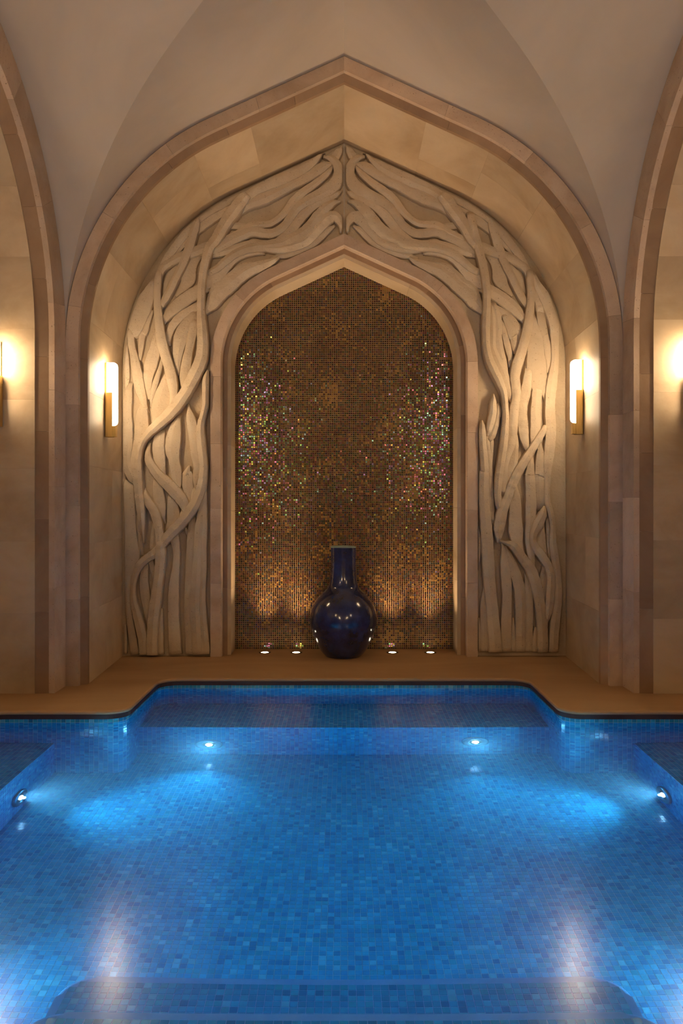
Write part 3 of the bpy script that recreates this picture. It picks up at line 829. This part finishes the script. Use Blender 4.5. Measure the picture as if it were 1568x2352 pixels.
# near steps: rounded slabs
def step(y1, z, hw, r=.13):
    pl = []
    for sx, a0 in ((1, 0), (-1, math.pi / 2)):
        cxr, cyr = sx * (hw - r), y1 - r
        for k in range(9):
            an = a0 + math.pi / 2 * k / 8
            pl.append((cxr + r * math.cos(an), cyr + r * math.sin(an)))
    pl = [(hw, -CV - .05)] + pl + [(-hw, -CV - .05)]
    bm = bmesh.new()
    low = [bm.verts.new((x, y, ZF - .01)) for x, y in pl]; hi = [bm.verts.new((x, y, z)) for x, y in pl]
    bm.faces.new(hi); n = len(pl)
    for i in range(n): bm.faces.new((low[i], low[(i + 1) % n], hi[(i + 1) % n], hi[i]))
    top = [e for e in bm.edges if all(abs(v.co.z - z) < 1e-6 for v in e.verts)]
    bmesh.ops.bevel(bm, geom=top, offset=.018, segments=3, profile=.5, affect='EDGES')
    o = bm_obj('step', bm, M['nosing'], basin)
    return pl
def inside_round(c, y1, hw, r=.13, m=.03):
    if abs(c.x) > hw - m or c.y > y1 - m: return False
    dx, dy = abs(c.x) - (hw - r), c.y - (y1 - r)
    return not (dx > 0 and dy > 0 and math.hypot(dx, dy) > r - m)
Z1, Z2 = -.82, -.52
step(S1, Z1, SW); step(S2, Z2, SW - .03)
cand = []
patch((-SW, -2.0, Z1), (1, 0, 0), (0, 1, 0), 2 * SW, S1 + 2.0, keep=lambda c: (2 if c.y > S2 - .02 else 0) if inside_round(c, S1, SW) else 0, bed=False)
patch((-SW, -2.2, Z2), (1, 0, 0), (0, 1, 0), 2 * SW, S2 + 2.2, keep=lambda c: 1 if inside_round(c, S2, SW - .03) else 0, bed=False)
SINGLE.sort(key=lambda q: (q[0].x) ** 2 * .25 + (q[0].y + 1.38) ** 2 * 4)
single, rest = SINGLE[:300], SINGLE[300:]
for c, pu, pv in rest: put_tile(c, Vector((1, 0, 0)), Vector((0, 1, 0)), Vector((0, 0, 1)), pu * TS / PT, pv * TS / PT)
o = mesh_obj('tile_field', PV, PF, M['pooltile'], basin, cols=PC); o['kind'] = 'stuff'
# cut grout quads of the steps out of the flat patches (they sit on the step slabs)
mesh_obj('grout_bed', GV, GF, M['grout'], basin)
vars_ = []
for k in range(10):
    PV, PF, PC = [], [], []
    put_tile(Vector((0, 0, 0)), Vector((1, 0, 0)), Vector((0, 1, 0)), Vector((0, 0, 1)))
    t = mesh_obj('tile', PV, PF, M['pooltile'], None, cols=PC); vars_.append(t.data); bpy.data.objects.remove(t)
for c, pu, pv in single:
    t = bpy.data.objects.new('tile', rnd.choice(vars_)); link(t, basin); t.location = c

# water body
ow = cross_outline(.05, .1, 4)
bm = bmesh.new()
top = [bm.verts.new((x, y, 0)) for x, y in ow]; bot = [bm.verts.new((x, y, ZF - .12)) for x, y in ow]
bm.faces.new(top); bm.faces.new(bot[::-1])
for i in range(len(ow)):
    j = (i + 1) % len(ow); bm.faces.new((bot[i], bot[j], top[j], top[i]))
bmesh.ops.triangulate(bm, faces=[f for f in bm.faces if len(f.verts) > 4])
water = bm_obj('pool_water', bm, M['water']); water.location = (0, YC, ZW)
tag(water, 'still clear blue water filling the tiled pool', 'water', kind='stuff')

# ------------------------------------------------------------------ lamps
def sconce(name, loc, rz, label):
    """wall plane at local x = 0, projects along +x, z = 0 at the foot"""
    t = empty(name, loc, rz); tag(t, label, 'wall lamp', 'brass wall sconces')
    bm = bmesh.new(); box_bm(bm, (.010, 0, .37), (.014, .050, .60), .002); bm_obj('backplate', bm, M['brass'], t)
    # opal glass bar: rounded outer corners in the vertical section
    zs0, zs1, d0, d1, r = .105, .672, .018, .108, .034
    prof = [(d0, zs0), (d1 - r, zs0)]
    for k in range(1, 5): an = -math.pi / 2 + math.pi / 2 * k / 4; prof.append((d1 - r + r * math.cos(an), zs0 + r + r * math.sin(an)))
    for k in range(0, 5): an = math.pi / 2 * k / 4; prof.append((d1 - r + r * math.cos(an), zs1 - r + r * math.sin(an)))
    prof += [(d0, zs1)]
    bm = bmesh.new(); hw = .027
    A = [bm.verts.new((x, -hw, z)) for x, z in prof]; B = [bm.verts.new((x, hw, z)) for x, z in prof]
    bm.faces.new(A); bm.faces.new(B[::-1])
    for i in range(len(prof)):
        j = (i + 1) % len(prof); bm.faces.new((A[i], B[i], B[j], A[j]))
    bmesh.ops.recalc_face_normals(bm, faces=bm.faces)
    ed = [e for e in bm.edges if abs(e.verts[0].co.y - e.verts[1].co.y) < 1e-6]
    bmesh.ops.bevel(bm, geom=ed, offset=.010, segments=1, profile=.5, affect='EDGES')
    bm_obj('glass_diffuser', bm, M['glow'], t)
    bm = bmesh.new()
    box_bm(bm, (.040, -.034, .20), (.064, .008, .40), .0015)
    box_bm(bm, (.040, .034, .20), (.064, .008, .40), .0015)
    box_bm(bm, (.012, 0, .20), (.008, .066, .40), .0015)
    hs_ = bm_obj('housing', bm, M['brass'], t)
    bm = bmesh.new(); box_bm(bm, (.058, 0, .052), (.084, .056, .098), .002); bm_obj('foot', bm, M['brass'], hs_)
    return t
sx = 2.157
sconce('wall_sconce', (-sx, 7.20, 2.105), 0, 'lit brass wall sconce on the reveal left of the carved vines')
sconce('wall_sconce', (sx, 7.20, 2.130), math.pi, 'lit brass wall sconce on the reveal right of the carved vines')
sconce('wall_sconce', (-2.728, 6.285, 2.105), -math.pi / 2, 'lit brass wall sconce cut off at the left edge of the picture')
sconce('wall_sconce', (2.728, 6.285, 2.105), -math.pi / 2, 'lit brass wall sconce cut off at the right edge of the picture')
sconce('wall_sconce', (-2.728, 2 * YC - 6.285, 2.105), math.pi / 2, 'lit brass wall sconce on the near jamb of the left arch')
sconce('wall_sconce', (2.728, 2 * YC - 6.285, 2.105), math.pi / 2, 'lit brass wall sconce on the near jamb of the right arch')
for y_, w_ in ((-.6, 'just behind'), (-1.5, 'a step behind'), (-2.4, 'some way behind'), (-3.3, 'far behind')):  # row read off the mosaic glints, with extra pairs added as frontal fill
    sconce('wall_sconce', (-sx, y_, 2.105), 0, 'unseen lit brass wall sconce on the left passage wall %s the viewer' % w_)
    sconce('wall_sconce', (sx, y_, 2.105), math.pi, 'unseen lit brass wall sconce on the right passage wall %s the viewer' % w_)

def spot(name, loc, direction, watts, col, size, blend, parent, radius=.03):
    l = bpy.data.lights.new(name, 'SPOT'); l.energy = watts; l.color = col; l.spot_size = math.radians(size); l.spot_blend = blend
    l.shadow_soft_size = radius
    o = bpy.data.objects.new(name, l); link(o, parent); o.location = loc
    o.rotation_euler = Vector(direction).to_track_quat('-Z', 'Y').to_euler()
    return o
for sd, lab in ((-1, 'small bronze fill spotlight added out of view on the left side of the near arch'), (1, 'small bronze fill spotlight added out of view on the right side of the near arch')):  # unseen lamps added to brighten the vault, aside from the mosaic's reflections
    t = empty('added_fill_spot', (sd * 2.02, 1.90, 3.2)); tag(t, lab, 'spotlight', 'added fill spots on the near arch')
    dv = Vector((-sd * .15, 4.2, 1.35)).normalized(); qe = dv.to_track_quat('Z', 'Y').to_euler()
    b_ = lathe('can', [(.040, -.05), (.045, -.04), (.045, .07), (.040, .07), (.038, .05)], M['bronze'], t, n=32, cap=False); b_.rotation_euler = qe
    b_ = lathe('lens', [(.038, .05), (.02, .053), (.002, .054)], M['uplens'], t, n=12); b_.rotation_euler = qe
    bm = bmesh.new(); box_bm(bm, (sd * .05, 0, -.02), (.10, .03, .03), .004); bm_obj('bracket', bm, M['bronze'], t)
    spot('lamp', tuple(dv * .085), tuple(dv), FILL_W, (1.0, .80, .62), 75, 1.0, t, .04)
UPL = [(608, 'outermost left floor uplight at the foot of the mosaic'), (680, 'left floor uplight close beside the vase'),
       (901, 'right floor uplight close beside the vase'), (988, 'outermost right floor uplight at the foot of the mosaic')]
for px, lab in UPL:
    x = (px - CX) / F * 8.06
    t = empty('floor_uplight', (x, 8.06, 0)); tag(t, lab, 'floor light', 'uplights in the niche floor')
    lathe('ring', [(.060, -.004), (.062, .002), (.058, .005), (.040, .004), (.036, .0025)], M['bronze'], t, n=40, cap=False)
    lathe('lens', [(.037, -.004), (.037, .003), (.020, .0045), (.001, .005)], M['uplens'], t, n=14)
    spot('lamp', (0, 0, .03), (0, -.03, 1), UP_W, WARM, 72, .9, t)
def pool_light(loc, rz, lab, pw):
    """faces local +y"""
    t = empty('pool_light', loc, rz); tag(t, lab, 'pool light', 'round underwater lamps')
    r = lathe('ring', [(.104, 0), (.104, .014), (.092, .022), (.060, .022), (.052, .012)], M['steel'], t, n=48, cap=False); r.rotation_euler = (-math.pi / 2, 0, 0)
    r = lathe('face_plate', [(.056, .002), (.056, .012), (.026, .014)], M['bronze'], t, n=48); r.rotation_euler = (-math.pi / 2, 0, 0)
    r = lathe('lens', [(.027, .010), (.027, .020), (.018, .025), (.002, .027)], M['poollens'], t, n=16); r.rotation_euler = (-math.pi / 2, 0, 0)
    spot('lamp', (0, .034, 0), (0, 1, .42), pw, POOLC, 125, 1.0, t, .012)
pool_light((-1.045, YC + BR - .004, ZW - .90), math.pi, 'lit round underwater lamp left of centre in the bench below the niche', POOL_W)
pool_light((1.015, YC + BR - .004, ZW - .84), math.pi, 'lit round underwater lamp right of centre in the bench below the niche', POOL_W * .75)
pool_light((-SR + .004, 5.13, ZW - .90), -math.pi / 2, 'lit round underwater lamp in the bench at the left picture edge', POOL_W)
pool_light((SR - .004, 5.20, ZW - .93), math.pi / 2, 'lit round underwater lamp in the bench at the right picture edge', POOL_W)
pool_light((-SR + .004, 2 * YC - 5.13, ZW - .90), -math.pi / 2, 'lit round underwater lamp in the near end of the left bench', POOL_W)
pool_light((SR - .004, 2 * YC - 5.13, ZW - .90), math.pi / 2, 'lit round underwater lamp in the near end of the right bench', POOL_W)

# ------------------------------------------------------------------ vase
vz = empty('vase', (-.008, 7.89, 0)); tag(vz, 'dark blue glazed bottle vase with a tall neck standing before the mosaic', 'vase')
yy = [(912, .170), (905, .186), (870, .223), (820, .263), (760, .304), (700, .330), (640, .334), (580, .315), (530, .278), (490, .230), (465, .190), (445, .163), (425, .148), (380, .134), (320, .127), (260, .124), (200, .124), (168, .125)]
prof = [((r), (908 - y) / 750 * 1.09) for y, r in yy]
prof[0] = (.172, 0.0); prof[1] = (.186, .012)
pp = catmull([(r, z, 0) for r, z in prof], 3)
vb = lathe('body', [(v.x, max(0, v.y)) for v in pp], M['vase'], vz, n=96, cap=False)
zt = pp[-1].y
lathe('rim', [(.125, zt - .002), (.127, zt + .006), (.123, zt + .012), (.112, zt + .010), (.108, zt - .05), (.106, zt - .25)], M['rim'], vb, n=72, cap=False)
